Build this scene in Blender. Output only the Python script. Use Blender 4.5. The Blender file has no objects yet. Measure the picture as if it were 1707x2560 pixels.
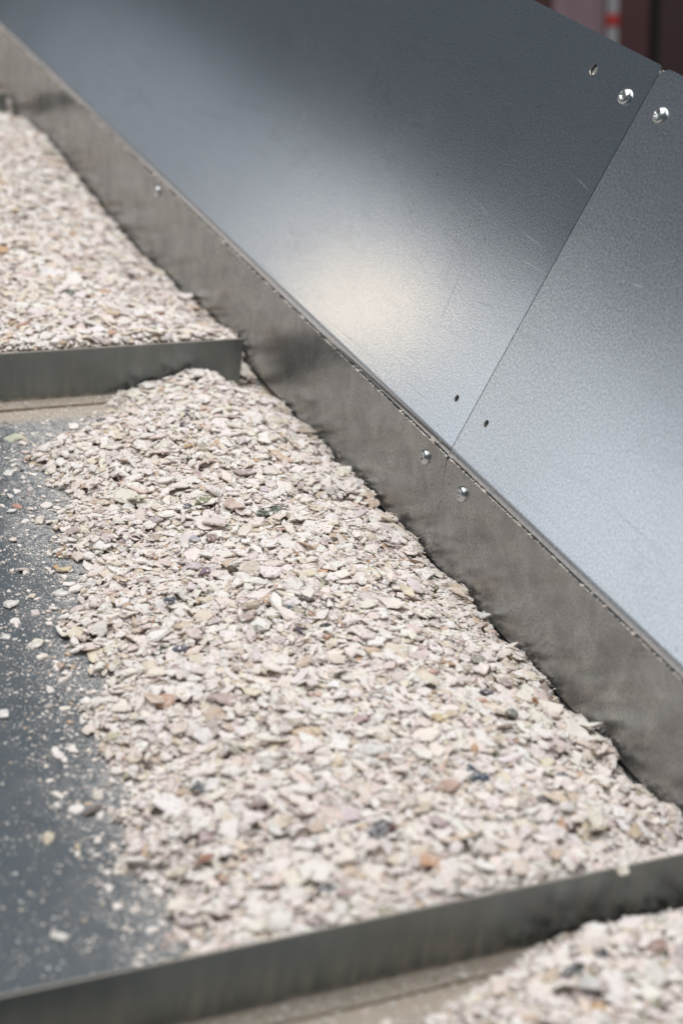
import bpy, bmesh, math, random
import numpy as np
from mathutils import Matrix, Vector

rng = np.random.default_rng(11)
random.seed(5)
scene = bpy.context.scene
COL = scene.collection

# ------------------------------------------------------------------ camera
# frame of the scene: x across the belt towards the side panels, y along the belt
# (away from the camera), z square to the belt; metres
CAM_LOC = Vector((0.0, 0.0, 0.76))
CR = Matrix(((0.90118707, 0.09717876, -0.42239572),
             (-0.41658764, 0.46323223, -0.7822216),
             (0.11965199, 0.88089283, 0.45794237)))
cam = bpy.data.cameras.new('camera')
camo = bpy.data.objects.new('camera', cam)
COL.objects.link(camo)
camo.matrix_world = Matrix.Translation(CAM_LOC) @ CR.to_4x4()
cam.sensor_fit = 'VERTICAL'
cam.sensor_height = 36.0
cam.sensor_width = 24.0
cam.lens = 66.98
cam.clip_start = 0.02
cam.clip_end = 100.0
cam.dof.use_dof = True
cam.dof.focus_distance = 1.545
cam.dof.aperture_fstop = 4.2
cam.dof.aperture_blades = 9
scene.camera = camo

# ------------------------------------------------------------------ light
world = bpy.data.worlds.new('World')
scene.world = world
world.use_nodes = True
wb = world.node_tree.nodes['Background']
wb.inputs[0].default_value = (0.60, 0.67, 0.76, 1)
wb.inputs[1].default_value = 0.170

def area(name, loc, target, sx, sy, power, color, spread=180):
    l = bpy.data.lights.new(name, 'AREA')
    l.shape = 'RECTANGLE'
    l.size = sx
    l.size_y = sy
    l.energy = power
    l.color = color
    l.spread = math.radians(spread)
    o = bpy.data.objects.new(name, l)
    COL.objects.link(o)
    o.location = loc
    d = Vector(target) - Vector(loc)
    o.rotation_euler = d.to_track_quat('-Z', 'Y').to_euler()
    return o

# low windows in a row on the far side of the conveyor (their reflection is the bright band)
area('window_light', (-2.6, 3.62, 0.50), (0.75, 3.62, 0.50), 3.0, 0.96, 10.8, (0.94, 0.97, 1.0))
area('window_light', (-2.6, 6.30, 0.49), (0.75, 6.30, 0.49), 2.3, 0.94, 4.7, (0.94, 0.97, 1.0))
area('window_light', (-2.6, 9.00, 0.49), (0.75, 9.00, 0.49), 3.0, 0.84, 2.3, (0.90, 0.95, 1.0))
# skylight above and behind
area('roof_light', (0.0, 1.5, 3.2), (0.5, 1.1, 0.0), 3.4, 3.2, 138.0, (1.0, 0.975, 0.955))
# one warm lamp whose glow shows on the panel
area('warm_lamp', (-2.5, 6.12, 0.50), (0.75, 1.41, 0.16), 0.12, 0.42, 0.74, (1.0, 0.72, 0.42))

scene.view_settings.view_transform = 'Standard'
scene.view_settings.look = 'None'
scene.view_settings.exposure = 0.0
scene.view_settings.gamma = 1.0
scene.view_settings.use_curve_mapping = False
scene.cycles.use_denoising = True
scene.cycles.max_bounces = 8
scene.cycles.caustics_reflective = True
scene.cycles.sample_clamp_indirect = 4.0

# ------------------------------------------------------------------ dimensions
YF, YN, Y3 = 1.5588, 0.7428, 2.3748     # faces of the three cleats
HC = 0.0527                             # cleat height
XE = 0.7101                             # end of the cleats
XW = 0.7328                             # skirt face
ZS = 0.1035                             # top edge of the skirt
YS = 1.1915                             # joint between the two side panels
FL0 = Vector((0.7364, 0.0, 0.1124))     # bottom of the flare
FU = Vector((0.38659, 0.0, 0.92225))    # up the flare
FN = Vector((-0.92225, 0.0, 0.38659))   # out of the flare, towards the belt
FLEN = 0.3376

# ------------------------------------------------------------------ helpers
def set_props(o, label=None, cat=None, group=None, kind=None):
    if label: o['label'] = label
    if cat: o['category'] = cat
    if group: o['group'] = group
    if kind: o['kind'] = kind
    return o

def empty(name, loc, label, cat, group=None):
    o = bpy.data.objects.new(name, None)
    COL.objects.link(o)
    o.location = loc
    o.empty_display_size = 0.02
    return set_props(o, label, cat, group)

def link(name, mesh, mat, parent=None, loc=(0, 0, 0)):
    o = bpy.data.objects.new(name, mesh)
    COL.objects.link(o)
    if mat: mesh.materials.append(mat)
    if parent:
        o.parent = parent
        o.location = Vector(loc) - parent.location if parent.type == 'EMPTY' else Vector(loc)
    else:
        o.location = loc
    return o

def bm_obj(name, bm, mat, parent=None, loc=(0, 0, 0), smooth=False):
    m = bpy.data.meshes.new(name)
    bmesh.ops.recalc_face_normals(bm, faces=bm.faces[:])
    bm.to_mesh(m)
    bm.free()
    if smooth:
        m.polygons.foreach_set('use_smooth', [True] * len(m.polygons))
    return link(name, m, mat, parent, loc)

def box(bm, x0, x1, y0, y1, z0, z1):
    vs = [bm.verts.new((x, y, z)) for x in (x0, x1) for y in (y0, y1) for z in (z0, z1)]
    for f in ((0, 1, 3, 2), (4, 6, 7, 5), (0, 4, 5, 1), (2, 3, 7, 6), (0, 2, 6, 4), (1, 5, 7, 3)):
        bm.faces.new([vs[i] for i in f])

def sheet(outline, holes, thick, bm=None):
    """flat plate in the local xy plane (top at z=0) with round holes cut through"""
    bm = bm or bmesh.new()
    def loop(pts):
        vs = [bm.verts.new((p[0], p[1], 0)) for p in pts]
        return [bm.edges.new((vs[i], vs[(i + 1) % len(vs)])) for i in range(len(vs))]
    edges = loop(outline)
    for (hx, hy, r) in holes:
        edges += loop([(hx + r * math.cos(a), hy + r * math.sin(a)) for a in np.linspace(0, 2 * math.pi, 29)[:-1]])
    res = bmesh.ops.triangle_fill(bm, use_beauty=True, use_dissolve=False, edges=edges)
    faces = [g for g in res['geom'] if isinstance(g, bmesh.types.BMFace)]
    ex = bmesh.ops.extrude_face_region(bm, geom=faces)
    for g in ex['geom']:
        if isinstance(g, bmesh.types.BMVert):
            g.co.z -= thick
    return bm

def rounded(x0, x1, y0, y1, r):
    """outline, r = radii of corners (x0y0, x1y0, x1y1, x0y1)"""
    pts = []
    cs = [(x0, y0, 1, 1, 180), (x1, y0, -1, 1, 270), (x1, y1, -1, -1, 0), (x0, y1, 1, -1, 90)]
    for (x, y, sx, sy, a0), rr in zip(cs, r):
        if rr <= 0:
            pts.append((x, y))
            continue
        cx, cy = x + sx * rr, y + sy * rr
        for k in range(9):
            a = math.radians(a0 + 90 * k / 8)
            pts.append((cx + rr * math.cos(a), cy + rr * math.sin(a)))
    return pts

# ------------------------------------------------------------------ materials
class NT:
    def __init__(self, name):
        self.m = bpy.data.materials.new(name)
        self.m.use_nodes = True
        self.t = self.m.node_tree
        self.b = self.t.nodes['Principled BSDF']
        self.tc = self.t.nodes.new('ShaderNodeTexCoord')
        self.co = self.tc.outputs['Object']
    def n(self, kind, **kw):
        x = self.t.nodes.new(kind)
        for k, v in kw.items():
            setattr(x, k, v)
        return x
    def put(self, sock, v):
        if isinstance(v, (int, float)):
            sock.default_value = v
        elif isinstance(v, tuple):
            sock.default_value = v if len(v) == len(sock.default_value) else v + (1.0,)
        else:
            self.t.links.new(v, sock)
    def math(self, op, a, b=0.0, clamp=False):
        x = self.n('ShaderNodeMath', operation=op, use_clamp=clamp)
        self.put(x.inputs[0], a)
        self.put(x.inputs[1], b)
        return x.outputs[0]
    def scaled(self, s, loc=(0, 0, 0)):
        x = self.n('ShaderNodeMapping')
        x.inputs['Scale'].default_value = s
        x.inputs['Location'].default_value = loc
        self.put(x.inputs['Vector'], self.co)
        return x.outputs[0]
    def noise(self, scale, detail=2.0, rough=0.5, co=None, dist=0.0):
        x = self.n('ShaderNodeTexNoise')
        self.put(x.inputs['Vector'], co or self.co)
        x.inputs['Scale'].default_value = scale
        x.inputs['Detail'].default_value = detail
        x.inputs['Roughness'].default_value = rough
        x.inputs['Distortion'].default_value = dist
        return x.outputs[0]
    def ramp(self, v, a, b, lo=0.0, hi=1.0, smooth=True):
        x = self.n('ShaderNodeMapRange', interpolation_type='SMOOTHSTEP' if smooth else 'LINEAR')
        self.put(x.inputs[0], v)
        for i, q in enumerate((a, b, lo, hi)):
            self.put(x.inputs[i + 1], q)
        return x.outputs[0]
    def mix(self, f, a, b):
        x = self.n('ShaderNodeMix', data_type='RGBA')
        self.put(x.inputs[0], f)
        self.put(x.inputs[6], a)
        self.put(x.inputs[7], b)
        return x.outputs[2]
    def sep(self):
        x = self.n('ShaderNodeSeparateXYZ')
        self.put(x.inputs[0], self.co)
        return x.outputs
    def bump(self, h, strength, dist):
        x = self.n('ShaderNodeBump')
        x.inputs['Strength'].default_value = strength
        x.inputs['Distance'].default_value = dist
        self.put(x.inputs['Height'], h)
        return x.outputs[0]
    def out(self, **kw):
        for k, v in kw.items():
            self.put(self.b.inputs[k.replace('_', ' ')], v)
        return self.m

DUST = (0.50, 0.43, 0.34)

def galvanised(name, spangle, contrast, base, rough, scratches=(), tint=0.0):
    t = NT(name)
    n1 = t.noise(spangle, 3, 0.65)
    n2 = t.noise(7, 3, 0.5)
    streak = t.noise(1.0, 2, 0.5, co=t.scaled((520, 5, 1)))
    v = t.ramp(n1, 0.5 - 0.5 * contrast, 0.5 + 0.5 * contrast, smooth=False)
    k = 0.17 if spangle > 600 else 0.19
    dk = tuple(c * (1 - k) for c in base)
    lt = tuple(min(1, c * (1 + k)) for c in base)
    col = t.mix(v, dk, lt)
    r = t.math('ADD', rough - 0.07, t.math('MULTIPLY', n2, 0.06))
    r = t.math('ADD', r, t.math('MULTIPLY', n1, 0.08))
    sx = t.sep()
    # a few rolled-in dark lines that run along the sheet close to the bend
    line = t.math('MULTIPLY', t.ramp(streak, 0.62, 0.72), t.ramp(sx[0], 0.02, 0.12, 1.0, 0.0))
    line = t.math('MULTIPLY', line, t.ramp(t.noise(1.0, 2, 0.5, co=t.scaled((90, 9, 1), (3, 1, 0))), 0.45, 0.65))
    col = t.mix(t.math('MULTIPLY', line, 0.24 if spangle > 600 else 0.42), col, (0.22, 0.24, 0.27))
    # faint rub marks and smudges
    sm = t.math('MULTIPLY', t.ramp(t.noise(1.0, 5, 0.7, co=t.scaled((34, 11, 1), (1, 4, 0)), dist=1.2), 0.52, 0.72), 0.16)
    col = t.mix(sm, col, (0.34, 0.34, 0.34))
    # dull specks
    sp = t.ramp(t.noise(150, 1, 0.5), 0.74, 0.80)
    col = t.mix(t.math('MULTIPLY', sp, 0.35), col, (0.2, 0.2, 0.2))
    total = None
    for (x0, y0, x1, y1, w, amt) in scratches:
        dx, dy = x1 - x0, y1 - y0
        L = math.hypot(dx, dy)
        ux, uy = dx / L, dy / L
        px = t.math('SUBTRACT', sx[0], x0)
        py = t.math('SUBTRACT', sx[1], y0)
        along = t.math('ADD', t.math('MULTIPLY', px, ux), t.math('MULTIPLY', py, uy))
        side = t.math('ABSOLUTE', t.math('SUBTRACT', t.math('MULTIPLY', px, uy), t.math('MULTIPLY', py, ux)))
        m = t.ramp(side, w * 0.3, w, 1.0, 0.0)
        m = t.math('MULTIPLY', m, t.ramp(along, 0.0, L * 0.3))
        m = t.math('MULTIPLY', m, t.ramp(along, L * 0.6, L, 1.0, 0.0))
        m = t.math('MULTIPLY', m, amt * 0.8)
        total = m if total is None else t.math('ADD', total, m)
    if total is not None:
        up = t.math('MAXIMUM', total, 0.0)
        dn = t.math('MAXIMUM', t.math('MULTIPLY', total, -1.0), 0.0)
        col = t.mix(up, col, (0.95, 0.95, 0.97))
        col = t.mix(dn, col, (0.12, 0.13, 0.15))
        r = t.math('ADD', r, t.math('MULTIPLY', up, 0.25))
    h = t.math('ADD', t.math('MULTIPLY', n1, 0.22 if spangle > 600 else 0.45), t.math('MULTIPLY', t.noise(6, 1, 0.5), 3.5))
    return t.out(Base_Color=col, Metallic=1.0, Roughness=r, Normal=t.bump(h, 0.28, 0.0004))

SC_FAR = [(.2328, 1.2215, .2287, 1.193, .0006, .5), (.1732, 1.2503, .1725, 1.2075, .0005, .4),
          (.1547, 1.2321, .1572, 1.1938, .0006, .5), (.1722, 1.3317, .1684, 1.2934, .0005, .3),
          (.1567, 1.3677, .1535, 1.3323, .0005, .3), (.1223, 1.2966, .0638, 1.2879, .0007, -.4),
          (.1295, 1.3196, .0963, 1.3094, .0006, -.35), (.0043, 1.4735, .0099, 1.3226, .0005, -.3)]
SC_NEAR = [(.2052, 1.0944, .2238, 1.0603, .0004, .25), (.1887, 1.0971, .1916, 1.0831, .0009, .6),
           (.2026, 1.057, .21, 1.0479, .0005, .4), (.16, 1.05, .19, 0.96, .0005, .25)]
_r = random.Random(3)
for L_, ya, yb in ((SC_FAR, 1.21, 1.75), (SC_NEAR, .92, 1.17)):
    for _ in range(9):
        u_, y_ = _r.uniform(.03, .30), _r.uniform(ya, yb)
        an, ln = _r.gauss(1.4, .5), _r.uniform(.008, .045)
        L_.append((u_, y_, u_ + ln * math.cos(an), y_ + ln * math.sin(an), _r.uniform(.0003, .0006), _r.choice((.35, .25, .45, -.3))))
ZINC = (0.615, 0.645, 0.68)
M_flare_far = galvanised('galvanised_sheet_fine', 680, 0.22, ZINC, 0.17, SC_FAR)
M_flare_near = galvanised('galvanised_sheet_spangled', 500, 0.26, ZINC, 0.25, SC_NEAR)
M_strap = galvanised('galvanised_strap', 700, 0.4, (0.66, 0.62, 0.57), 0.5)

def dusty_metal(name):
    t = NT(name)
    n1 = t.ramp(t.noise(430, 3, 0.65), 0.32, 0.68)
    n2 = t.noise(16, 4, 0.6)
    n3 = t.noise(240, 3, 0.6)
    col = t.mix(n1, (0.31, 0.32, 0.325), (0.50, 0.505, 0.505))
    d = t.math('ADD', t.math('MULTIPLY', n2, 0.55), t.math('MULTIPLY', n3, 0.18))
    d = t.ramp(d, 0.2, 0.62, 0.10, 0.30)
    col = t.mix(d, col, (0.33, 0.315, 0.295))
    met = t.math('SUBTRACT', 1.0, d)
    r = t.ramp(n2, 0.3, 0.7, 0.20, 0.29)
    cl = t.ramp(t.noise(34, 5, 0.7, dist=0.6), 0.36, 0.64, 0.0, 0.5)
    col = t.mix(cl, col, (0.21, 0.215, 0.215))
    r = t.math('ADD', r, t.math('MULTIPLY', n1, 0.05))
    return t.out(Base_Color=col, Metallic=met, Roughness=r, Normal=t.bump(n1, 0.12, 0.0001))
M_skirt = dusty_metal('dusty_galvanised_skirt')

def cleat_mat(name, k):
    t = NT(name)
    s = t.sep()
    n1 = t.noise(500, 3, 0.6)
    n2 = t.noise(14, 4, 0.6)
    n3 = t.noise(130, 4, 0.7)
    n4 = t.noise(1.0, 3, 0.6, co=t.scaled((90, 90, 18)))
    col = t.mix(n2, (0.15, 0.172, 0.175), (0.24, 0.265, 0.265))
    # shell flour clinging to the foot of the face, ragged upper limit
    hgt = t.math('ADD', s[2], t.math('MULTIPLY', t.math('SUBTRACT', n3, 0.5), 0.016))
    d = t.ramp(hgt, 0.003, 0.008, 0.95, 0.0)
    film = t.math('MULTIPLY', t.ramp(n4, 0.35, 0.75), t.ramp(s[2], 0.0, 0.045, 0.36 * k, 0.10 * k))
    d = t.math('MAXIMUM', d, film)
    d = t.math('MAXIMUM', d, t.ramp(s[2], HC - 0.0014, HC - 0.0005, 0.0, 0.75))
    col = t.mix(d, col, (0.46, 0.42, 0.365))
    met = t.math('SUBTRACT', 1.0, d)
    r = t.math('ADD', t.math('MULTIPLY', n2, 0.12), 0.28)
    r = t.math('ADD', r, t.math('MULTIPLY', d, 0.4))
    return t.out(Base_Color=col, Metallic=met, Roughness=r, Normal=t.bump(n1, 0.2, 0.0002))
M_cleat = cleat_mat('dusty_cleat_metal', 1.0)
M_cleat_near = cleat_mat('dustier_cleat_metal', 1.9)

def dust_mat():
    t = NT('shell_flour')
    n1 = t.noise(420, 4, 0.7)
    n2 = t.noise(60, 3, 0.6)
    col = t.mix(t.ramp(n1, 0.35, 0.65), (0.36, 0.31, 0.25), (0.56, 0.50, 0.41))
    col = t.mix(t.ramp(n2, 0.62, 0.75, 0.0, 0.5), col, (0.26, 0.25, 0.23))
    return t.out(Base_Color=col, Roughness=0.95, Normal=t.bump(n1, 0.6, 0.0008))
M_dust = dust_mat()

def belt_mat():
    t = NT('slate_belt')
    s = t.sep()
    n0 = t.noise(1300, 2, 0.5)
    n1 = t.noise(700, 3, 0.7)
    n2 = t.noise(24, 4, 0.65)
    n3 = t.noise(190, 3, 0.7)
    base = t.mix(n2, (0.064, 0.082, 0.096), (0.088, 0.107, 0.122))
    # fine flour speckle: thick beside the heap and below each cleat, thin out on the belt
    wob = t.math('MULTIPLY', t.math('SUBTRACT', t.noise(11, 3, 0.6), 0.5), 0.10)
    edge = t.math('ADD', t.math('MULTIPLY', t.math('SUBTRACT', s[1], 0.8), 0.14), 0.375)
    dist = t.math('SUBTRACT', t.math('ADD', s[0], wob), edge)
    near = t.ramp(dist, -0.12, 0.02, 0.0, 1.0)
    foot = None
    for yc in (YF, YN, Y3):
        f = t.math('MULTIPLY', t.ramp(t.math('SUBTRACT', yc, s[1]), 0.015, 0.075, 1.0, 0.0),
                   t.ramp(t.math('SUBTRACT', yc, s[1]), -0.002, 0.0, 0.0, 1.0))
        foot = f if foot is None else t.math('MAXIMUM', foot, f)
    dens = t.math('MAXIMUM', near, foot)
    thr = t.ramp(dens, 0.0, 1.0, 0.70, 0.47, smooth=False)
    spk = t.math('ADD', t.math('MULTIPLY', n1, 0.62), t.math('MULTIPLY', n3, 0.38))
    spk = t.ramp(t.math('SUBTRACT', spk, thr), -0.02, 0.05)
    cake = t.math('MULTIPLY', foot, t.ramp(t.math('ADD', foot, t.math('MULTIPLY', t.math('SUBTRACT', n3, 0.5), 0.9)), 0.55, 0.85))
    film = t.math('MULTIPLY', dens, t.ramp(t.noise(1.0, 5, 0.7, co=t.scaled((42, 26, 1)), dist=0.8), 0.38, 0.7, 0.03, 0.36))
    col = t.mix(film, base, (0.42, 0.41, 0.40))
    col = t.mix(t.math('MULTIPLY', spk, 0.74), col, (0.56, 0.55, 0.54))
    col = t.mix(t.math('MULTIPLY', cake, 0.93), col, DUST)
    d = t.math('MAXIMUM', t.math('MAXIMUM', spk, cake), t.math('MULTIPLY', dens, 0.4))
    r = t.math('ADD', 0.40, t.math('MULTIPLY', d, 0.45))
    h = t.math('ADD', n0, t.math('MULTIPLY', spk, 0.8))
    return t.out(Base_Color=col, Roughness=r, Specular_IOR_Level=0.55, Normal=t.bump(h, 0.35, 0.0004))
M_belt = belt_mat()

def shell_mat():
    t = NT('crushed_shell')
    a = t.n('ShaderNodeAttribute', attribute_name='chip_col')
    g = t.n('ShaderNodeNewGeometry')
    t.co = g.outputs['Position']
    n1 = t.noise(330, 4, 0.7)
    n2 = t.noise(1100, 2, 0.6)
    n3 = t.noise(120, 3, 0.6)
    w = t.ramp(n1, 0.42, 0.72, 0.0, 0.55)
    col = t.mix(w, a.outputs['Color'], (0.87, 0.82, 0.785))
    dk = t.math('MULTIPLY', t.ramp(n3, 0.60, 0.78), 0.28)
    col = t.mix(dk, col, (0.40, 0.31, 0.25))
    h = t.math('ADD', t.math('MULTIPLY', n1, 1.0), t.math('MULTIPLY', n2, 0.35))
    return t.out(Base_Color=col, Roughness=0.78, Specular_IOR_Level=0.25, Normal=t.bump(h, 0.55, 0.0012))
M_shell = shell_mat()

def feature_mat():
    """distinct chips keep more of their own colour"""
    t = NT('coloured_shell')
    a = t.n('ShaderNodeAttribute', attribute_name='chip_col')
    n1 = t.noise(380, 4, 0.7)
    n3 = t.noise(170, 3, 0.6)
    w = t.ramp(n1, 0.52, 0.78, 0.0, 0.35)
    col = t.mix(w, a.outputs['Color'], (0.62, 0.58, 0.55))
    hsv = t.n('ShaderNodeHueSaturation')
    t.put(hsv.inputs['Color'], col)
    t.put(hsv.inputs['Value'], t.ramp(n3, 0.3, 0.7, 0.75, 1.15))
    return t.out(Base_Color=hsv.outputs[0], Roughness=0.6, Specular_IOR_Level=0.35, Normal=t.bump(n1, 0.5, 0.0012))
M_feat = feature_mat()

def plain(name, col, rough, metal=0.0, var=0.12, sc=40):
    t = NT(name)
    n = t.noise(sc, 3, 0.6)
    c = t.mix(n, tuple(x * (1 - var) for x in col), tuple(min(1, x * (1 + var)) for x in col))
    return t.out(Base_Color=c, Roughness=rough, Metallic=metal)
M_screw = plain('zinc_plated_steel', (0.58, 0.60, 0.60), 0.27, 1.0, 0.25, 500)

# ------------------------------------------------------------------ conveyor belt with cleats
belt = empty('conveyor_belt', (0.1, 1.5588, 0), 'slate grey conveyor belt with upright sheet metal cleats across it', 'conveyor belt')
bm = bmesh.new()
box(bm, -0.55, 0.80, 0.30, 3.3, -0.004, 0.0)
bmo = bm_obj('carrying_surface', bm, M_belt, belt)
bmo.location = (-belt.location.x, -belt.location.y, 0)

def cleat(y, label):
    # web and foot of an L-shaped cleat; local origin on the belt at its face
    bm = bmesh.new()
    T = 0.0016
    box(bm, -0.52 - 0.1, XE - 0.1, 0.0, T, 0.0022, HC)
    bmesh.ops.bevel(bm, geom=[e for e in bm.edges], offset=0.0003, segments=1, affect='EDGES')
    o = bm_obj('cleat', bm, M_cleat_near if y == YN else M_cleat, belt)
    o.location = (0, y - belt.location.y, 0)
    o['label'] = label
    bm = bmesh.new()
    n = 120
    xs = np.linspace(-0.62, XE - 0.1 - 0.001, n)
    top, bot, back = [], [], []
    for i, x in enumerate(xs):
        w = 0.0138 + 0.0004 * math.sin(x * 40)
        lift = (0.0001 if y == YN else 0.0009) + (0.0002 if y == YN else 0.0005) * math.sin(x * 21 + y * 9)
        top.append(bm.verts.new((x, -w, lift + 0.0020)))
        bot.append(bm.verts.new((x, -w, lift)))
        back.append((bm.verts.new((x, -0.0001, 0.0033)), bm.verts.new((x, -0.0001, 0.0006))))
    for i in range(n - 1):
        bm.faces.new((top[i], top[i + 1], back[i + 1][0], back[i][0]))
        bm.faces.new((bot[i + 1], bot[i], back[i][1], back[i + 1][1]))
        bm.faces.new((bot[i], bot[i + 1], top[i + 1], top[i]))
        bm.faces.new((back[i][0], back[i + 1][0], back[i + 1][1], back[i][1]))
    f = bm_obj('foot_flange', bm, M_dust, o)
    return o
cleat(YN, 'nearest cleat, low metal lip across the bottom of the picture')
cleat(YF, 'middle cleat, low dark metal lip holding back the rear heap')
cleat(Y3, 'farthest cleat, of which only the end shows by the skirt')

# ------------------------------------------------------------------ side panels
GAP = 0.0004
def screw(parent, loc, nrm, spin):
    bm = bmesh.new()
    NR, NS, R, H = 16, 56, 0.0067, 0.0042
    rings = []
    for i in range(NR + 1):
        q = i / NR
        r = R * math.sin(q * math.pi / 2) ** 0.9
        z = H * math.cos(q * math.pi / 2) ** 0.8 if q < 1 else 0.0
        ring = []
        for k in range(NS):
            a = 2 * math.pi * k / NS
            x, y = r * math.cos(a), r * math.sin(a)
            zz = z
            s = max(abs(x), abs(y)); c = min(abs(x), abs(y))
            if s < 0.0031 and c < 0.00085:
                zz = min(z, H - 0.0022 * (1 - s / 0.0042))
            ring.append(bm.verts.new((x, y, zz)))
            if i == 0: break
        rings.append(ring)
    rings.append([bm.verts.new((v.co.x, v.co.y, -0.0012)) for v in rings[-1]])
    for i in range(len(rings) - 1):
        a, b = rings[i], rings[i + 1]
        for k in range(NS):
            k2 = (k + 1) % NS
            if len(a) == 1: bm.faces.new((a[0], b[k], b[k2]))
            else: bm.faces.new((a[k], b[k], b[k2], a[k2]))
    o = bm_obj('screw', bm, M_screw, parent, smooth=True)
    q = Vector(nrm).to_track_quat('Z', 'Y')
    o.rotation_mode = 'QUATERNION'
    from mathutils import Quaternion
    o.rotation_quaternion = q @ Quaternion((0, 0, 1), spin)
    o.location = Vector(loc) - parent.location
    return o

FM = Matrix((FU, (0, 1, 0), FN)).transposed()      # local x up the flare, y along, z out
if FM.determinant() < 0:
    FM = Matrix((FU, (0, 1, 0), FN)).transposed()

def flare_pt(u, y, d=0.0):
    return FL0 + FU * u + Vector((0, y, 0)) + FN * d

def side_panel(y0, y1, joint_at_low, mat, holes, r_top, label):
    root = empty('side_panel', (XW, YS, 0.0), label, 'side panel', 'galvanised side panels beside the belt')
    # --- flared plate with its rolled bend and the vertical leg behind the skirt
    ra = (0, r_top, 0, 0) if joint_at_low else (0, 0, r_top, 0)
    bm = sheet(rounded(0.0, FLEN, y0, y1, ra), holes, 0.0015)
    R, th = 0.0225, math.atan2(FU.x, FU.z)
    NA = 26
    prof = []
    for k in range(NA + 1):
        a = th * (1 - k / NA)
        # world offset from FL0 going down the arc
        dx = -R * (math.cos(a) - math.cos(th)); dz = -R * (math.sin(th) - math.sin(a))
        prof.append(Vector((dx, 0, dz)))
    prof.append(prof[-1] + Vector((0, 0, -0.05)))
    loc = [(p.dot(FU), p.dot(FN)) for p in prof]
    ys = [y0 + 0.0002, y1 - 0.0002]
    rows = [[bm.verts.new((u, y, d)) for (u, d) in loc] for y in ys]
    for k in range(len(loc) - 1):
        bm.faces.new((rows[0][k], rows[1][k], rows[1][k + 1], rows[0][k + 1]))
    m = bpy.data.meshes.new('flare')
    bm.to_mesh(m); bm.free()
    fl = link('flare', m, mat, root)
    fl.rotation_mode = 'QUATERNION'
    fl.matrix_local = Matrix.Translation(FL0 - Vector(root.location)) @ FM.to_4x4()
    # --- skirt: thin liner plate that stands over the belt, corner rounded at the joint
    rc = 0.0045
    rs = (0, 0, 0, rc) if not joint_at_low else (0, rc, 0, 0)
    # sheet axes: local x -> up (z), local y -> along
    ra = (0, rc, 0, 0) if joint_at_low else (0, 0, rc, 0)
    ol = rounded(0.0085, ZS, y0 + 0.0001, y1 - 0.0001, ra)
    ja = 0.00034                      # the gap at the joint closes 2 cm below the top edge
    if joint_at_low:
        ol = [(u, y - ja if (u < .012 and y < y0 + .001) else y) for (u, y) in ol]
        ol.insert(1, (.082, y0 + 0.0001 - ja))
    else:
        ol = [(u, y + ja if (u < .012 and y > y1 - .001) else y) for (u, y) in ol]
        k = max(i for i, (u, y) in enumerate(ol) if u > .02 and y > y1 - .01)
        ol.insert(k + 1, (.082, y1 - 0.0001 + ja))
    bm = sheet(ol, [], 0.0012)
    # unseen flange under the skirt, pointing away from the belt, added to block light
    box(bm, 0.0085, 0.0097, y0 + 0.0002, y1 - 0.0002, -0.035, -0.0013)
    m = bpy.data.meshes.new('skirt')
    bmesh.ops.recalc_face_normals(bm, faces=bm.faces[:])
    bm.to_mesh(m); bm.free()
    sk = link('skirt', m, M_skirt, root)
    SM = Matrix(((0, 0, 1), (0, 1, 0), (-1, 0, 0))).transposed()
    sk.matrix_local = Matrix.Translation(Vector((XW, 0, 0)) - Vector(root.location)) @ SM.to_4x4()
    return root

far = side_panel(YS + GAP, 3.3, True, M_flare_far, [(.3109, 1.2678, .0047), (.0322, 1.2177, .0030)], 0.006,
                 'long galvanised side panel behind the seam with the warm glow on it')
near = side_panel(0.30, YS - GAP, False, M_flare_near, [(.033, 1.1679, .0030)], 0.012,
                  'coarser spangled galvanised side panel at the right edge before the seam')
screw(far, flare_pt(.3044, 1.2143, .0002), FN, 0.5)
screw(near, flare_pt(.3047, 1.1651, .0002), FN, 1.1)
NX = Vector((-1, 0, 0))
screw(far, (XW - .0002, 1.2249, .0865), NX, 0.35)
screw(near, (XW - .0002, 1.1591, .0859), NX, 0.9)
screw(far, (XW - .0002, 1.8752, .0908), NX, 0.2)
# joint strap behind the seam (seen through the holes)
bm = sheet(rounded(0.012, 0.335, 1.150, 1.285, (0, 0, 0, 0)), [], 0.0015)
m = bpy.data.meshes.new('joint_strap'); bmesh.ops.recalc_face_normals(bm, faces=bm.faces[:]); bm.to_mesh(m); bm.free()
st = link('joint_strap', m, M_strap, far)
st.matrix_local = Matrix.Translation(FL0 - FN * 0.0026 - Vector(far.location)) @ FM.to_4x4()

# ------------------------------------------------------------------ crushed shell
PAL = [((.87, .82, .785), 50), ((.84, .775, .705), 24), ((.76, .68, .55), 7), ((.75, .64, .59), 7), ((.62, .49, .37), 4.5),
       ((.64, .57, .56), 5), ((.44, .35, .33), 3), ((.56, .35, .21), .8), ((.32, .29, .27), 1.1), ((.07, .07, .085), 0.8),
       ((.42, .40, .29), 0.7)]
PALC = np.array([p[0] for p in PAL]); PALP = np.array([p[1] for p in PAL], float); PALP /= PALP.sum()
PALN = ['white', 'ivory', 'yellowish cream', 'pinkish', 'tan', 'pale mauve', 'dull brown', 'rust orange', 'grey brown', 'charcoal', 'olive']

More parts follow.
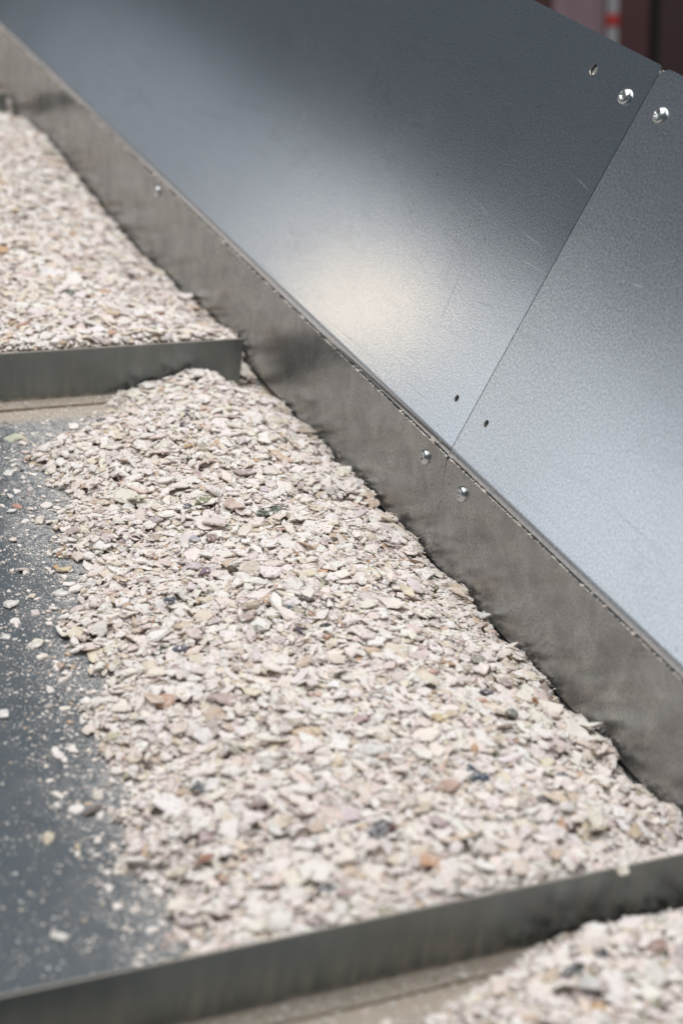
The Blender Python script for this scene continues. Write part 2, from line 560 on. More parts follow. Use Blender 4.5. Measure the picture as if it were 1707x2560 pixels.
NV = 8
def chip_proto():
    # angular flake: 4 to 6 real corners, the remaining vertices lie on its straight sides
    nc = int(rng.integers(4, 7))
    ca = np.sort(np.linspace(0, 2 * np.pi, nc, endpoint=False) + rng.uniform(-.38, .38, nc))
    cr = 1 + rng.uniform(-.35, .22, nc)
    pts = np.stack([cr * np.cos(ca), cr * np.sin(ca)], 1)
    while len(pts) < NV:
        d = np.linalg.norm(np.roll(pts, -1, 0) - pts, axis=1)
        k = int(np.argmax(d)); q = (pts[k] + pts[(k + 1) % len(pts)]) / 2
        q = q * (1 + rng.normal(.06, .07))
        pts = np.insert(pts, k + 1, q, axis=0)
    x, y = pts[:, 0], pts[:, 1]
    c = rng.normal(-.06, .20); tw = rng.normal(0, .12)
    def dome(x, y): return c * (x * x + .3 * y * y) + tw * x * y
    t = 1.0
    ins = rng.uniform(.72, .93, NV)
    off = rng.normal(0, .05, (2,))
    tx, ty = x * ins + off[0], y * ins + off[1]
    V = np.zeros((NV * 3 + 2, 3)); 
    D = np.zeros(NV * 3 + 2)
    V[0] = (off[0], off[1], 0); D[0] = 1.0 + rng.uniform(-.2, .25)
    V[1:1 + NV, 0], V[1:1 + NV, 1] = tx, ty; D[1:1 + NV] = .9 + rng.uniform(-.25, .2, NV)
    V[1 + NV:1 + 2 * NV, 0], V[1 + NV:1 + 2 * NV, 1] = x, y; D[1 + NV:1 + 2 * NV] = .45 + rng.uniform(-.2, .2, NV)
    V[1 + 2 * NV:1 + 3 * NV, 0], V[1 + 2 * NV:1 + 3 * NV, 1] = x * .93, y * .93; D[1 + 2 * NV:1 + 3 * NV] = 0
    V[-1] = (0, 0, 0); D[-1] = 0
    W = dome(V[:, 0], V[:, 1])
    return V[:, :2], D, W       # xy in unit radius, thickness factor, dome in units of radius
PROTO = [chip_proto() for _ in range(90)]
PXY = np.array([p[0] for p in PROTO]); PD = np.array([p[1] for p in PROTO]); PW = np.array([p[2] for p in PROTO])
NPV = NV * 3 + 2
cf = []
for k in range(NV):
    k2 = (k + 1) % NV
    cf.append((0, 1 + k, 1 + k2))
    cf += [(1 + k, 1 + NV + k, 1 + NV + k2), (1 + k, 1 + NV + k2, 1 + k2)]
    cf += [(1 + NV + k, 1 + 2 * NV + k, 1 + 2 * NV + k2), (1 + NV + k, 1 + 2 * NV + k2, 1 + NV + k2)]
    cf.append((NPV - 1, 1 + 2 * NV + k2, 1 + 2 * NV + k))
CF = np.array(cf)

def fast_mesh(name, V, F, col=None):
    m = bpy.data.meshes.new(name)
    m.vertices.add(len(V)); m.vertices.foreach_set('co', np.ascontiguousarray(V, dtype=np.float32).ravel())
    nf, k = F.shape
    m.loops.add(nf * k); m.loops.foreach_set('vertex_index', np.ascontiguousarray(F, dtype=np.int32).ravel())
    m.polygons.add(nf); m.polygons.foreach_set('loop_start', np.arange(0, nf * k, k, dtype=np.int32))
    m.polygons.foreach_set('use_smooth', np.zeros(nf, dtype=bool))
    if col is not None:
        at = m.attributes.new('chip_col', 'FLOAT_COLOR', 'POINT')
        c4 = np.ones((len(V), 4), dtype=np.float32); c4[:, :3] = col
        at.data.foreach_set('color', c4.ravel())
    m.update(calc_edges=True)
    return m

class Chips:
    def __init__(self):
        self.rows = []
    def add(self, p, X, Y, N, a, b, t, k, col, ci):
        self.rows.append((p, X, Y, N, a, b, t, k, col, ci, random.random()))
    def geometry(self, sel=None):
        rows = self.rows if sel is None else [self.rows[i] for i in sel]
        P = np.array([r[0] for r in rows]); X = np.array([r[1] for r in rows]); Y = np.array([r[2] for r in rows]); N = np.array([r[3] for r in rows])
        a = np.array([r[4] for r in rows]); b = np.array([r[5] for r in rows]); t = np.array([r[6] for r in rows]); k = np.array([r[7] for r in rows])
        lx = PXY[k][:, :, 0] * a[:, None]; ly = PXY[k][:, :, 1] * b[:, None]
        lz = PD[k] * t[:, None] + PW[k] * a[:, None]
        V = P[:, None, :] + lx[..., None] * X[:, None, :] + ly[..., None] * Y[:, None, :] + lz[..., None] * N[:, None, :]
        F = CF[None] + (np.arange(len(rows)) * NPV)[:, None, None]
        C = np.repeat(np.array([r[8] for r in rows]), NPV, axis=0)
        rim = np.zeros(NPV); rim[1 + NV:1 + 2 * NV] = .45; rim[1 + 2 * NV:] = 1.0  # tan broken edges; brown crevice shade is also put into this rim and underside colour
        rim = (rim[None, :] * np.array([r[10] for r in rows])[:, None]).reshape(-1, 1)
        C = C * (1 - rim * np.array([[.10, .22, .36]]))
        return V.reshape(-1, 3), F.reshape(-1, 3), C

ang = np.linspace(0, 2 * np.pi, 13)[:-1]
UX = np.concatenate([[0], .9 * np.cos(ang), ]); UY = np.concatenate([[0], .9 * np.sin(ang)])
PINV = np.linalg.pinv(np.stack([np.ones(13), UX, UY], 1))

class Bed:
    RES = 0.001
    def __init__(self, x0, x1, y0, y1, target):
        self.x0, self.x1, self.y0, self.y1 = x0, x1, y0, y1
        self.nx = int((x1 - x0) / self.RES) + 1; self.ny = int((y1 - y0) / self.RES) + 1
        xs = x0 + np.arange(self.nx) * self.RES; ys = y0 + np.arange(self.ny) * self.RES
        self.gx, self.gy = np.meshgrid(xs, ys)
        self.T = target(self.gx, self.gy)
        self.base = np.maximum(self.T - 0.0075, -0.001)
        self.h = np.maximum(self.base, 0.0).copy()
        self.id = -np.ones_like(self.h, dtype=np.int32)
        self.ch = Chips()
    def drop(self, x, y, a, b, th, t, col, ci, sd=0.11, sink=0.8):
        R = self.RES
        c, s = math.cos(th), math.sin(th)
        qx = x + UX * a * c - UY * b * s; qy = y + UX * a * s + UY * b * c
        ix = np.clip(((qx - self.x0) / R + .5).astype(int), 0, self.nx - 1); iy = np.clip(((qy - self.y0) / R + .5).astype(int), 0, self.ny - 1)
        hh = self.h[iy, ix]
        co = PINV @ hh
        gx, gy = co[1] / a, co[2] / b
        gx = max(-.6, min(.6, gx * .6)) + random.gauss(0, sd); gy = max(-.6, min(.6, gy * .6)) + random.gauss(0, sd)
        if random.random() < .10:
            gy += random.choice((-1, 1)) * random.uniform(.3, .8)
        r = np.sort(hh - (co[0] + gx * a * UX + gy * b * UY))
        z0 = co[0] + r[9] * sink
        il = 1 / math.sqrt(1 + gx * gx + gy * gy)
        N = np.array((-gx * c + gy * s, -gx * s - gy * c, 1)) * il
        X = np.array((c, s, gx)); X -= N * (X @ N); X /= math.sqrt(X @ X)
        Y = np.cross(N, X)
        k = random.randrange(len(PROTO))
        i = len(self.ch.rows)
        self.ch.add(np.array((x, y, z0)), X, Y, N, a, b, t, k, col, ci)
        # stamp
        m = max(a, b)
        i0 = max(0, int((x - m - self.x0) / R)); i1 = min(self.nx, int((x + m - self.x0) / R) + 2)
        j0 = max(0, int((y - m - self.y0) / R)); j1 = min(self.ny, int((y + m - self.y0) / R) + 2)
        if i1 <= i0 or j1 <= j0: return i
        dx = self.gx[j0:j1, i0:i1] - x; dy = self.gy[j0:j1, i0:i1] - y
        p = (dx * c + dy * s); q = (-dx * s + dy * c)
        top = z0 + gx * p + gy * q + t * .8
        w = ((p / a) ** 2 + (q / b) ** 2 < .9) & (top > self.h[j0:j1, i0:i1])
        self.h[j0:j1, i0:i1][w] = top[w]
        self.id[j0:j1, i0:i1][w] = i
        return i
    def fill(self, tries, med, sig, weight=None, loose=0.0):
        n = 0
        xs = self.x0 + rng.random(tries) * (self.x1 - self.x0); ys = self.y0 + rng.random(tries) * (self.y1 - self.y0)
        sz = np.clip(np.exp(rng.normal(math.log(med), sig, tries)), .0013, .0125)
        sz = np.clip(sz * (1 + .32 * np.sin(xs * 38 + 2 * np.sin(ys * 21)) * np.sin(ys * 33 + 1.3)), .0012, .0125)
        asp = rng.uniform(.36, .90, tries); th = rng.random(tries) * 2 * np.pi
        ci = rng.choice(len(PAL), tries, p=PALP)
        jit = rng.normal(0, .0016, tries)
        for i in range(tries):
            x, y = xs[i], ys[i]
            jx, jy = int((x - self.x0) / self.RES), int((y - self.y0) / self.RES)
            T = self.T[jy, jx]
            if T <= 0.0004 or self.h[jy, jx] > T + jit[i]: continue
            a = sz[i]
            if T < .006: a *= .75
            if x + a > self.x1: x = self.x1 - a
            if y + a * .8 > self.y1 or y - a * .8 < self.y0: continue
            v = rng.uniform(.92, 1.06)
            col = np.clip(PALC[ci[i]] * v + rng.normal(0, .015, 3), .03, .88)
            self.drop(x, y, a, a * asp[i], th[i], a * rng.uniform(.10, .22) + .0003, col, ci[i])
            n += 1
        return n

# --- heap profiles
YE = np.array([.742, .81, .85, .9, .968, 1.0185, 1.095, 1.13, 1.237, 1.33, 1.442, 1.47, 1.5175, 1.56])
XL = np.array([.352, .365, .368, .372, .382, .392, .406, .410, .440, .460, .478, .502, .556, .578])
def lump(x, y, s, ph):
    return (np.sin(x * 61 * s + ph) * np.sin(y * 47 * s + ph * 2.1) + .6 * np.sin(x * 113 * s + y * 71 * s + ph) + .5 * np.sin(x * 170 * s - y * 131 * s))
def t_main(x, y):
    w = .010 * np.sin(y * 47) + .007 * np.sin(y * 111 + 1) + .004 * np.sin(y * 260)
    s = x - (np.interp(y, YE, XL) + w)
    Hm = np.interp(y, [.745, .85, 1, 1.2, 1.5], [.057, .048, .041, .037, .037])
    z = Hm * (1 - np.exp(-np.maximum(s, 0) / .085)) + .0016 * lump(x, y, 1, .4) * np.clip(s / .05, 0, 1)
    z = np.minimum(z, .0075 + .30 * np.maximum(XW - x, 0) + .0035 * np.sin(y * 63) + .0025 * np.sin(y * 141))
    # falls towards the lower face of the middle cleat, bare corner at its end
    d = YF - y
    z = np.minimum(z, .020 + d * .75 + np.clip((.69 - x), 0, .1) * .05)
    corner = np.clip((x - .672) / .03, 0, 1) * np.clip((.062 - d) / .03, 0, 1)
    z = z * (1 - corner) + .0008 * corner
    return np.where(s > 0, z, 0.0)
def t_far(x, y):
    z = np.interp(y, [1.562, 1.62, 1.72, 2.0, 2.4], [.057, .053, .044, .038, .036]) + .0018 * lump(x, y, .8, 1.7)
    wz = np.interp(y, [1.56, 1.6265, 1.68, 1.7511, 1.9309, 2.09, 2.2323, 2.4], [.044, .026, .015, .011, .005, .012, .022, .02])
    z = np.minimum(z, wz + .24 * np.maximum(XW - x, 0))
    c = np.clip((x - .698) / .008, 0, 1) * np.clip((1.625 - y) / .03, 0, 1)
    return z * (1 - c) + .008 * c
def t_near(x, y):
    d = YN - y
    xl = np.interp(y, [.56, .64, .70, .72, .735, .7428], [.39, .425, .475, .53, .57, .60])
    s = x - xl - .006 * np.sin(y * 90)
    z = .036 * (1 - np.exp(-np.maximum(s, 0) / .055)) + .0018 * lump(x, y, 1, 2.9) * np.clip(s / .05, 0, 1)
    z = np.minimum(z, .008 + .30 * np.maximum(XW - x, 0))
    z = np.minimum(z, .004 + d * .75)
    return np.where(s > 0, z, 0)

PXL = None
def pix_area(P, r):
    """rough size in the picture (px^2) and whether it is inside the frame"""
    d = np.asarray(P) - np.array(CAM_LOC)
    R = np.array(CR)
    c = d @ R
    f = 66.98 / 36 * 1024
    u = 341 + f * c[..., 0] / -c[..., 2]; v = 512 - f * c[..., 1] / -c[..., 2]
    ok = (u > 2) & (u < 680) & (v > 2) & (v < 1022)
    return np.where(ok, (f / -c[..., 2]) ** 2, 0), u, v

main = Bed(.33, XW - .0006, YN + .0022, YF - .0006, t_main)
far_b = Bed(.30, XW - .0006, YF + .0022, 2.372, t_far)
near_b = Bed(.34, XW - .0006, .56, YN - .0006, t_near)
main.fill(150000, .0037, .55)
far_b.fill(90000, .0044, .42)
near_b.fill(30000, .0041, .45)

# thin scatter of loose chips beyond the left edge of the main heap
for _ in range(1300):
    y = random.uniform(.76, 1.53)
    xl = float(np.interp(y, YE, XL))
    x = xl + .035 - abs(random.gauss(0, .045))
    if x < .335: continue
    a = min(.006, max(.0012, random.lognormvariate(math.log(.0021), .55)))
    ci = rng.choice(len(PAL), p=PALP)
    main.drop(x, y, a, a * random.uniform(.5, .95), random.uniform(0, 6.3), a * random.uniform(.2, .4) + .0002, PALC[ci] * random.uniform(.94, 1.04), int(ci), .06)

for _ in range(260):
    y = random.uniform(.60, .735)
    xl = float(np.interp(y, [.56, .64, .70, .72, .735], [.39, .425, .475, .53, .57]))
    x = xl + .03 - abs(random.gauss(0, .035))
    if x < .345: continue
    a = min(.0055, max(.0012, random.lognormvariate(math.log(.0021), .5)))
    ci = rng.choice(len(PAL), p=PALP)
    near_b.drop(x, y, a, a * random.uniform(.5, .95), random.uniform(0, 6.3), a * random.uniform(.2, .4) + .0002, PALC[ci] * random.uniform(.94, 1.04), int(ci), .06)

# --- distinct chips, each a thing of its own: (bed, x, y, size, aspect, turn, colour, label)
W_, CREAM, OLIVE, PINK = (.80, .78, .75), (.76, .70, .58), (.45, .44, .30), (.62, .42, .37)
FEAT = [
 ('m', .3817, 1.2121, .0090, .75, .4, W_, 'large jagged white shell piece lying alone on the dusty belt near the left frame edge'),
 ('m', .3229, .9277, .0066, .9, .7, (.74, .66, .53), 'squarish cream shell piece alone on the dark belt, low on the left'),
 ('m', .5147, 1.4870, .0058, .7, .1, (.52, .25, .08), 'small bright orange shell chip on the dusty belt below the middle cleat'),
 ('m', .4651, 1.4907, .0120, .55, .1, (.62, .64, .50), 'pale green tinged shell piece at the left frame edge below the middle cleat'),
 ('m', .4310, 1.3645, .0062, .7, -.6, (.56, .33, .27), 'reddish pink shell chip on the belt left of the main heap'),
 ('m', .4225, 1.3569, .0062, .55, .1, (.80, .79, .78), 'smooth white oval shell chip beside the reddish pink chip on the belt'),
 ('m', .4403, 1.3352, .0074, .8, .3, (.77, .72, .62), 'blocky cream shell chip between the reddish pink chip and the heap'),
 ('m', .3333, 1.0692, .0085, .6, .3, W_, 'white shell piece cut by the left frame edge, halfway down the belt'),
 ('m', .3592, .9459, .0075, .5, .2, (.22, .19, .17), 'dark brown shell sliver on the belt in the lower left'),
 ('m', .3028, .8362, .0085, .4, -.4, (.78, .77, .72), 'elongated white shell sliver on the belt just above the nearest cleat'),
 ('m', .3819, 1.1509, .0068, .6, .2, (.77, .74, .68), 'white flat shell chip on the belt, second below the large jagged white piece'),
 ('m', .3646, 1.1676, .0042, .8, .8, W_, 'small white rectangular shell chip below the large jagged white piece'),
 ('m', .4029, 1.2585, .0076, .6, .1, (.75, .68, .65), 'pinkish white shell chip above the large jagged white piece'),
 ('m', .4207, 1.2185, .0078, .65, -.1, W_, 'bright white shell chip on the belt by the heap edge, beside the large jagged piece'),
 ('m', .4399, 1.4240, .0098, .5, .4, (.77, .76, .72), 'flat white shell shards at the left frame edge above the reddish pink chip'),
 ('m', .3936, 1.0126, .0094, .55, .05, (.55, .52, .38), 'olive cream shell slab at the lower left foot of the main heap'),
 ('m', .3910, 1.1181, .0056, .6, .5, (.60, .46, .38), 'pinkish tan shell chip on the belt at the left edge of the main heap'),
 ('m', .4366, 1.2523, .0074, .5, 0, (.72, .62, .42), 'yellowish shell chip at the left edge of the main heap beside the charcoal chip'),
 ('m', .3386, .9140, .0040, .45, 1.3, (.72, .62, .42), 'slim yellow cream sliver right of the squarish cream piece on the belt'),
 ('m', .3855, .8624, .0075, .7, .2, (.75, .69, .56), 'rounded cream shell piece at the heap foot near the nearest cleat'),
 ('m', .4024, .8610, .0080, .45, .3, (.50, .28, .20), 'reddish tan shell sliver beside the rounded cream piece at the heap foot'),
 ('m', .5624, 1.2822, .0080, .75, .3, (.30, .33, .20), 'olive green rounded shell piece in the middle of the main heap'),
 ('m', .5474, 1.2240, .0112, .5, .9, (.36, .27, .25), 'brown mauve ridged shell piece standing up in the main heap'),
 ('m', .4848, 1.1483, .0064, .8, .9, (.13, .14, .18), 'slate blue pointed shell chip near the left side of the main heap'),
 ('m', .4701, 1.0895, .0074, .5, -.5, (.15, .16, .21), 'slate blue shell sliver below the pointed slate chip in the main heap'),
 ('m', .5822, 1.3652, .0046, .6, .7, (.035, .035, .04), 'small black shell chip in the upper part of the main heap'),
 ('m', .5787, 1.0718, .0056, .7, .1, (.06, .065, .07), 'black shell chip near the centre of the main heap'),
 ('m', .5239, 1.1776, .0092, .35, .5, (.30, .21, .27), 'purple shell sliver left of centre in the main heap'),
 ('m', .4467, 1.2365, .0052, .8, .8, (.10, .10, .105), 'charcoal shell chip at the left edge of the main heap'),
 ('m', .6609, .9696, .0080, .5, -.8, (.10, .10, .115), 'dark slate shell sliver towards the right of the main heap'),
 ('m', .6579, .9320, .0076, .6, .1, (.28, .30, .27), 'grey green shell chip below the dark slate sliver on the right of the main heap'),
 ('m', .4877, .9432, .0052, .6, -.5, (.13, .14, .18), 'slate shell chip in the lower left part of the main heap'),
 ('m', .5104, .8219, .0042, .8, 0, (.14, .06, .055), 'dark maroon rounded chip in the lower part of the main heap'),
 ('m', .5369, .9086, .0135, .45, .1, (.81, .80, .77), 'long clean white shell piece in the lower middle of the main heap'),
 ('m', .5685, .8568, .0105, .5, .1, (.62, .46, .38), 'long tan pink shell piece low on the main heap'),
 ('m', .6023, .8861, .0082, .45, 1.2, (.58, .38, .22), 'orange tan shell piece low on the right of the main heap'),
 ('m', .5338, 1.1090, .0115, .35, .3, (.55, .45, .36), 'long brown tan shell slab in the centre of the main heap'),
 ('m', .6232, .9860, .0072, .55, .3, (.68, .44, .37), 'salmon pink shell chip right of centre in the main heap'),
 ('m', .7230, 1.0873, .0078, .7, .4, (.81, .81, .79), 'large white shell chip at the skirt edge of the main heap'),
 ('m', .5781, 1.1088, .0070, .4, -.5, (.16, .14, .13), 'dark brown shell sliver above the black chip in the main heap'),
 ('m', .6925, .9547, .0050, .7, .8, (.45, .25, .14), 'orange brown shell chip close to the skirt on the main heap'),
 ('m', .5980, .9286, .0068, .65, .2, (.70, .58, .36), 'yellow shell chip right of the long white piece in the main heap'),
 ('m', .5350, 1.2301, .0062, .8, .2, (.50, .51, .57), 'bluish grey shell chip beside the brown mauve ridged piece'),
 ('m', .5704, 1.0519, .0066, .6, .2, (.42, .24, .15), 'rust brown shell chip below the black chip in the main heap'),
 ('n', .5600, .6700, .0098, .85, .2, (.62, .61, .60), 'broad grey white shell piece in the heap below the nearest cleat'),
 ('n', .6200, .6850, .0075, .5, .2, (.45, .31, .27), 'brown pink shell piece in the heap below the nearest cleat'),
 ('f', .6880, 1.5760, .0080, .7, .5, (.74, .62, .58), 'pale pink shell piece at the right corner of the rear heap, on the middle cleat'),
 ('f', .5050, 1.6100, .0072, .6, .3, (.55, .34, .25), 'terracotta pink shell piece at the front of the rear heap, by the left frame edge'),
]
features = []
for (bd, x, y, a, asp, th, col, lab) in FEAT:
    B = {'m': main, 'n': near_b, 'f': far_b}[bd]
    i = B.drop(x, y, a, a * asp, th, a * .22 + .0006, np.array(col), -1, .10)
    features.append((B, i, lab))

# --- pick the pieces that show largest and make each of them a thing
def base_mesh(name, B):
    st = 4
    gx, gy, b, T = B.gx[::st, ::st], B.gy[::st, ::st], B.base[::st, ::st], B.T[::st, ::st]
    z = np.where(T > .0006, np.maximum(b, .0002), -.003) + rng.normal(0, .0005, b.shape)
    ny, nx = z.shape
    V = np.stack([gx, gy, z], -1).reshape(-1, 3)
    i = np.arange(ny * nx).reshape(ny, nx)
    q = np.stack([i[:-1, :-1], i[:-1, 1:], i[1:, 1:], i[1:, :-1]], -1).reshape(-1, 4)
    F = np.concatenate([q[:, [0, 1, 2]], q[:, [0, 2, 3]]])
    C = np.tile(np.array([[.50, .43, .36]]), (len(V), 1))
    return V, F, C

GV = np.array([(1, 0, 0), (-1, 0, 0), (0, 1, 0), (0, -1, 0), (0, 0, 1), (0, 0, -1)], float)
GF = np.array([(0, 2, 4), (2, 1, 4), (1, 3, 4), (3, 0, 4), (2, 0, 5), (1, 2, 5), (3, 1, 5), (0, 3, 5)])
def grains(P, r, C):
    n = len(P)
    th = rng.random(n) * 6.283
    sc = rng.uniform(.5, 1.25, (n, 6, 3)) * r[:, None, None] * np.array([1, 1, .55])
    v = GV[None] * sc + rng.normal(0, .18, (n, 6, 3)) * r[:, None, None] * np.array([1, 1, .4])
    x = v[..., 0] * np.cos(th)[:, None] - v[..., 1] * np.sin(th)[:, None]
    y = v[..., 0] * np.sin(th)[:, None] + v[..., 1] * np.cos(th)[:, None]
    V = np.stack([x, y, v[..., 2]], -1) + P[:, None, :]
    F = GF[None] + (np.arange(n) * 6)[:, None, None]
    return V.reshape(-1, 3), F.reshape(-1, 3), np.repeat(C, 6, axis=0)

def join(parts):
    o = 0; Vs, Fs, Cs = [], [], []
    for V, F, C in parts:
        Vs.append(V); Fs.append(F + o); Cs.append(C); o += len(V)
    return np.concatenate(Vs), np.concatenate(Fs), np.concatenate(Cs)

beds = [(main, 'main'), (far_b, 'rear'), (near_b, 'front')]
taken = {id(B): set() for B, _ in beds}
def chip_object(B, i, mat, label, group):
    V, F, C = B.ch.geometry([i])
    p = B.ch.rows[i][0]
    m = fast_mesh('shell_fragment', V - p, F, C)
    o = link('shell_fragment', m, mat, None, p)
    set_props(o, label, 'shell fragment', group)
    taken[id(B)].add(i)
    return o
for B, i, lab in features:
    chip_object(B, i, M_feat, lab, 'distinct shell fragments')

cand = []
for B, nm in beds:
    ids, cnt = np.unique(B.id, return_counts=True)
    for i, c in zip(ids, cnt):
        if i < 0 or i in taken[id(B)]: continue
        r = B.ch.rows[i]
        s, u, v = pix_area(r[0], 0)
        if s > 0:
            cand.append((c * float(s), B, nm, int(i), float(u), float(v)))
cand.sort(key=lambda q: -q[0])
NICK = []
for (B, i, lab), ft in zip(features, FEAT):
    q = lab
    for cut in (' lying', ' alone', ' on the', ' in the', ' at the', ' beside', ' between', ' cut', ' below', ' above', ' right', ' left', ' low', ' near', ' towards', ' close', ' standing', ' by '):
        q = q.split(cut)[0]
    s_, u_, v_ = pix_area(B.ch.rows[i][0], 0)
    NICK.append((B, float(u_), float(v_), q))
def where(B, nm, p, u, v):
    near = sorted((math.hypot(u - a, v - b), a, b, q) for (bb, a, b, q) in NICK if bb is B)
    if near and near[0][0] < 130:
        d, a, b, q = near[0]
        if abs(u - a) > abs(v - b): side = 'right of' if u > a else 'left of'
        else: side = 'below' if v > b else 'above'
        if d > 50: side = 'well ' + side
        return '%s the %s' % (side, q)
    x, y = p[0], p[1]
    if nm == 'main':
        if x > .665: return 'by the skirt, %s main heap' % ('upper' if y > 1.25 else ('middle' if y > .97 else 'lower'))
        return '%s in the main heap' % ('high up' if y > 1.25 else ('halfway down' if y > .97 else 'low down'))
    if nm == 'rear':
        return 'on the rear heap, ' + ('by the skirt' if x > .66 else ('just over the middle cleat' if y < 1.65 else 'well behind the middle cleat'))
    return 'on the front heap, ' + ('against the nearest cleat' if y > .70 else 'at the bottom right corner')
def size_word(s):
    return 'large' if s > 260 else ('mid-sized' if s > 140 else 'small')
used_labels = set()
for s, B, nm, i, u, v in cand[:250]:
    r = B.ch.rows[i]
    ci = r[9]
    asp_ = r[5] / r[4]
    shape = 'narrow' if asp_ < .5 else ('oblong' if asp_ < .62 else ('angular' if asp_ < .75 else 'broad'))
    lab = '%s %s %s shell flake %s' % (size_word(s), shape, PALN[ci], where(B, nm, r[0], u, v))
    if lab in used_labels:
        nn = sorted((math.hypot(u - a, v - b), q) for (bb, a, b, q) in NICK if bb is B)
        alt = '%s %s %s flake near the %s and the %s' % (size_word(s), shape, PALN[ci], nn[0][1], nn[1][1])
        if len(alt.split()) <= 16: lab = alt
    used_labels.add(lab)
    chip_object(B, i, M_shell, lab, '%s shell flakes topping the %s heap' % (PALN[ci], nm))

HL = {'main': 'heap of crushed white shell between the nearest and the middle cleat',
      'rear': 'heap of crushed white shell filling the belt behind the middle cleat',
      'front': 'heap of crushed white shell below the nearest cleat at the bottom right'}
for B, nm in beds:
    sel = [i for i in range(len(B.ch.rows)) if i not in taken[id(B)]]
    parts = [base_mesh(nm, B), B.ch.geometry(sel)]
    # fines lying on top and in the gaps
    n = {'main': 70000, 'rear': 24000, 'front': 9000}[nm]
    jx = rng.integers(0, B.nx, n); jy = rng.integers(0, B.ny, n)
    ok = B.T[jy, jx] > .002
    jx, jy = jx[ok], jy[ok]
    r = np.clip(np.exp(rng.normal(math.log(.00062), .5, len(jx))), .00025, .0022)
    P = np.stack([B.gx[jy, jx], B.gy[jy, jx], B.h[jy, jx] + r * .15], -1)
    C = PALC[rng.choice(len(PAL), len(jx), p=PALP) * (rng.random(len(jx)) < .5)] * rng.uniform(.92, 1.05, (len(jx), 1))
    parts.append(grains(P, r, np.clip(C, .03, .84)))
    V, F, C = join(parts)
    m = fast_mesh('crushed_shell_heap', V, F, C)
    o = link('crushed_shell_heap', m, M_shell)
    set_props(o, HL[nm], 'shell heap', 'crushed shell heaps on the belt', 'stuff')

    if nm == 'rear':
        o2 = o.copy(); COL.objects.link(o2)
        o2.location = (0, YF - YN, 0)
        set_props(o2, 'blurred shell heap beyond the farthest cleat at the far left edge')

# --- grit strewn on the belt
n = 34000
y = rng.uniform(.745, 1.556, n)
xl = np.interp(y, YE, XL)
x = xl + .03 - np.abs(rng.normal(0, .07, n))
clump = np.sin(x * 140 + 3 * np.sin(y * 60)) * np.sin(y * 120 + 2 * np.sin(x * 90)) + rng.normal(0, .55, n)
ok = (x > .18) & (clump > -.1)
x, y = x[ok], y[ok]
xx = rng.uniform(.40, .60, 1500); yy = YF - .003 - np.abs(rng.normal(0, .03, 1500))
x = np.concatenate([x, xx]); y = np.concatenate([y, yy])
bx = rng.uniform(.15, .5, 700); by = rng.uniform(.76, 1.54, 700)
x = np.concatenate([x, bx]); y = np.concatenate([y, by])
fx = rng.uniform(.25, .66, 6000); fy = YN - .002 - np.abs(rng.normal(0, .030, 6000))
x = np.concatenate([x, fx]); y = np.concatenate([y, fy])
r = np.clip(np.exp(rng.normal(math.log(.00042), .6, len(x))), .00015, .0022)
z = np.where((YF - y < .0135) | ((YN - y < .0135) & (y < YN)), .0032, 0.0) + r * .25
C = PALC[rng.choice(len(PAL), len(x), p=PALP)] * rng.uniform(.92, 1.05, (len(x), 1))
V, F, C = grains(np.stack([x, y, z], -1), r, np.clip(C, .03, .84))
o = link('shell_grit', fast_mesh('shell_grit', V, F, C), M_shell)
set_props(o, 'fine white shell grit strewn over the dark belt left of the heap', 'shell grit', None, 'stuff')

# --- dust bead caught along the top edge of the skirt
n = 9000
y = rng.uniform(.35, 3.0, n)
kn = np.arange(.3, 3.1, .006); dens = np.interp(y, kn, rng.random(len(kn)) ** 2)
keep = (rng.random(n) < .12 + .88 * dens) & (np.abs(y - YS) > .005)
y = y[keep]
r = np.clip(np.exp(rng.normal(math.log(.0005), .5, len(y))), .00022, .0018)
P = np.stack([XW + rng.uniform(-.0003, .0007, len(y)), y, ZS + r * .3], -1)
C = np.tile(np.array([[.72, .66, .58]]), (len(y), 1)) * rng.uniform(.75, 1.1, (len(y), 1))
V, F, C = grains(P, r, C)
o = link('ledge_dust', fast_mesh('ledge_dust', V, F, C), M_shell)
set_props(o, 'thin line of pale dust caught along the skirt top edge', 'dust line', None, 'stuff')

# a chip stranded on the ledge and one hanging over the nearest cleat
def lone_chip(p, nrm, a, b, t, col, label):
    c = Chips(); N = Vector(nrm).normalized(); X = N.orthogonal().normalized(); Y = N.cross(X)
    c.add(np.zeros(3), np.array(X), np.array(Y), np.array(N), a, b, t, 7, np.array(col), -1)
    V, F, C = c.geometry()
    o = link('shell_fragment', fast_mesh('shell_fragment', V, F, C), M_feat, None, p)
    set_props(o, label, 'shell fragment', 'distinct shell fragments')
lone_chip((XW - .0012, 1.2153, ZS + .0028), (-.8, -.5, .3), .0042, .0026, .0012, (.62, .56, .48), 'tiny cream shell chip stranded on the skirt ledge beside the seam')
lone_chip((.6272, YN - .0035, HC + .0002), (-.1, -.3, 1), .0062, .0048, .0022, (.78, .74, .64), 'cream shell chip tipping over the top edge of the nearest cleat')

# ------------------------------------------------------------------ dim cabinets far behind the panels
UPV = Vector((0, .275, .961)).normalized()
FWD = Vector((.55, .82, 0)); FWD = (FWD - UPV * FWD.dot(UPV)).normalized()
RGT = FWD.cross(UPV).normalized()
BM = Matrix((RGT, FWD, UPV)).transposed()
M_red = plain('maroon_paint', (.065, .019, .020), .5, 0, .2, 3)
M_red2 = plain('dark_maroon_paint', (.036, .013, .012), .5, 0, .2, 3)
M_gap = plain('black_recess', (.008, .008, .008), .8)
M_pale = plain('milky_film', (.24, .165, .18), .5, 0, .25, 9)
M_label = plain('pale_label', (.33, .33, .34), .5, 0, .1, 9)
M_redl = plain('red_print', (.40, .02, .02), .5, 0, .1, 9)

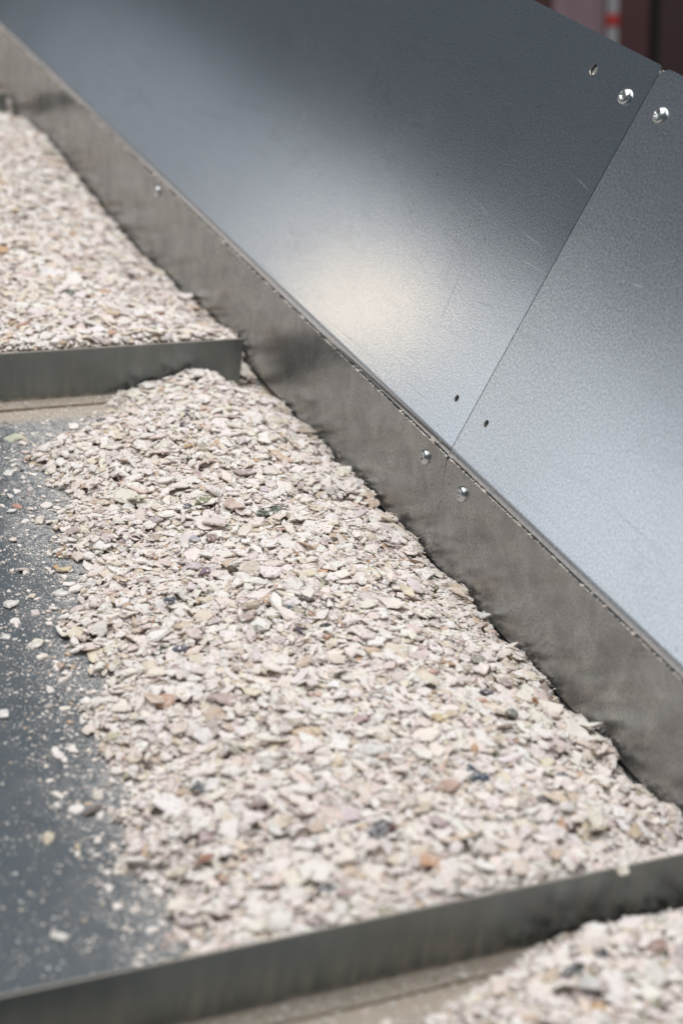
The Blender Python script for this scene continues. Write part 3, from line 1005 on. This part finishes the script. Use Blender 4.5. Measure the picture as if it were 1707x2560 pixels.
def ray(px, py):
    c = Vector((px - 784, 1176 - py, -4375.9)).normalized()
    return CR @ c
CAB = CAM_LOC + ray(1440, 60) * 4.2
def on_cab(px):
    d = ray(px, 60); t = (CAB - CAM_LOC).dot(FWD) / d.dot(FWD)
    return (CAM_LOC + d * t - CAB).dot(RGT)
root = bpy.data.objects.new('tool_cabinet', None); COL.objects.link(root)
root.matrix_world = Matrix.Translation(CAB - UPV * 1.3) @ BM.to_4x4()
set_props(root, 'dark maroon cabinet blurred behind the side panels at the top right', 'cabinet')
def cpart(name, x0, x1, y0, y1, z0, z1, mat, par=None):
    bm = bmesh.new(); box(bm, x0, x1, y0, y1, z0, z1)
    bmesh.ops.bevel(bm, geom=bm.edges[:], offset=min(.004, abs(y1 - y0) * .3), segments=2, affect='EDGES')
    return bm_obj(name, bm, mat, par or root)
xa, xb, xc, xd = on_cab(1150), on_cab(1490), on_cab(1513), on_cab(1800)
def fix(o):
    o.location = (0, 0, 0); return o
fix(cpart('body', xa - .02, xd + .02, .03, .5, 0, 1.9, M_gap))
fix(cpart('door', xa, xb, 0, .026, .05, 1.88, M_red))
fix(cpart('door', xc, xd, 0, .026, .05, 1.88, M_red2))
film = cpart('plastic_film', 0, 1, -.012, -.004, 0, 1, M_pale)
film.data.clear_geometry()
bm = bmesh.new()
x0, x1 = on_cab(1270), on_cab(1386)
nx, nz = 24, 20
g = [[bm.verts.new((x0 + (x1 - x0) * i / nx, -.02 + .004 * math.sin(i * .5 + j * .15) + .001 * math.sin(i * 2.3), .95 + .6 * j / nz)) for i in range(nx + 1)] for j in range(nz + 1)]
for j in range(nz):
    for i in range(nx):
        bm.faces.new((g[j][i], g[j][i + 1], g[j + 1][i + 1], g[j + 1][i]))
ex = bmesh.ops.extrude_face_region(bm, geom=bm.faces[:])
for q in ex['geom']:
    if isinstance(q, bmesh.types.BMVert): q.co.y -= .002
bm.to_mesh(film.data); bm.free()
fix(film)
x0, x1 = on_cab(1392), on_cab(1418)
lab = fix(cpart('sticker', x0, x1, -.006, -.001, 1.22, 1.52, M_label))
fix(cpart('red_stripe', x0 - .002, x1 + .002, -.010, -.0065, 1.300, 1.325, M_redl, lab))

for o in list(bpy.data.objects):
    if o.type == 'MESH' and o.name.startswith('Cube'):
        bpy.data.objects.remove(o)
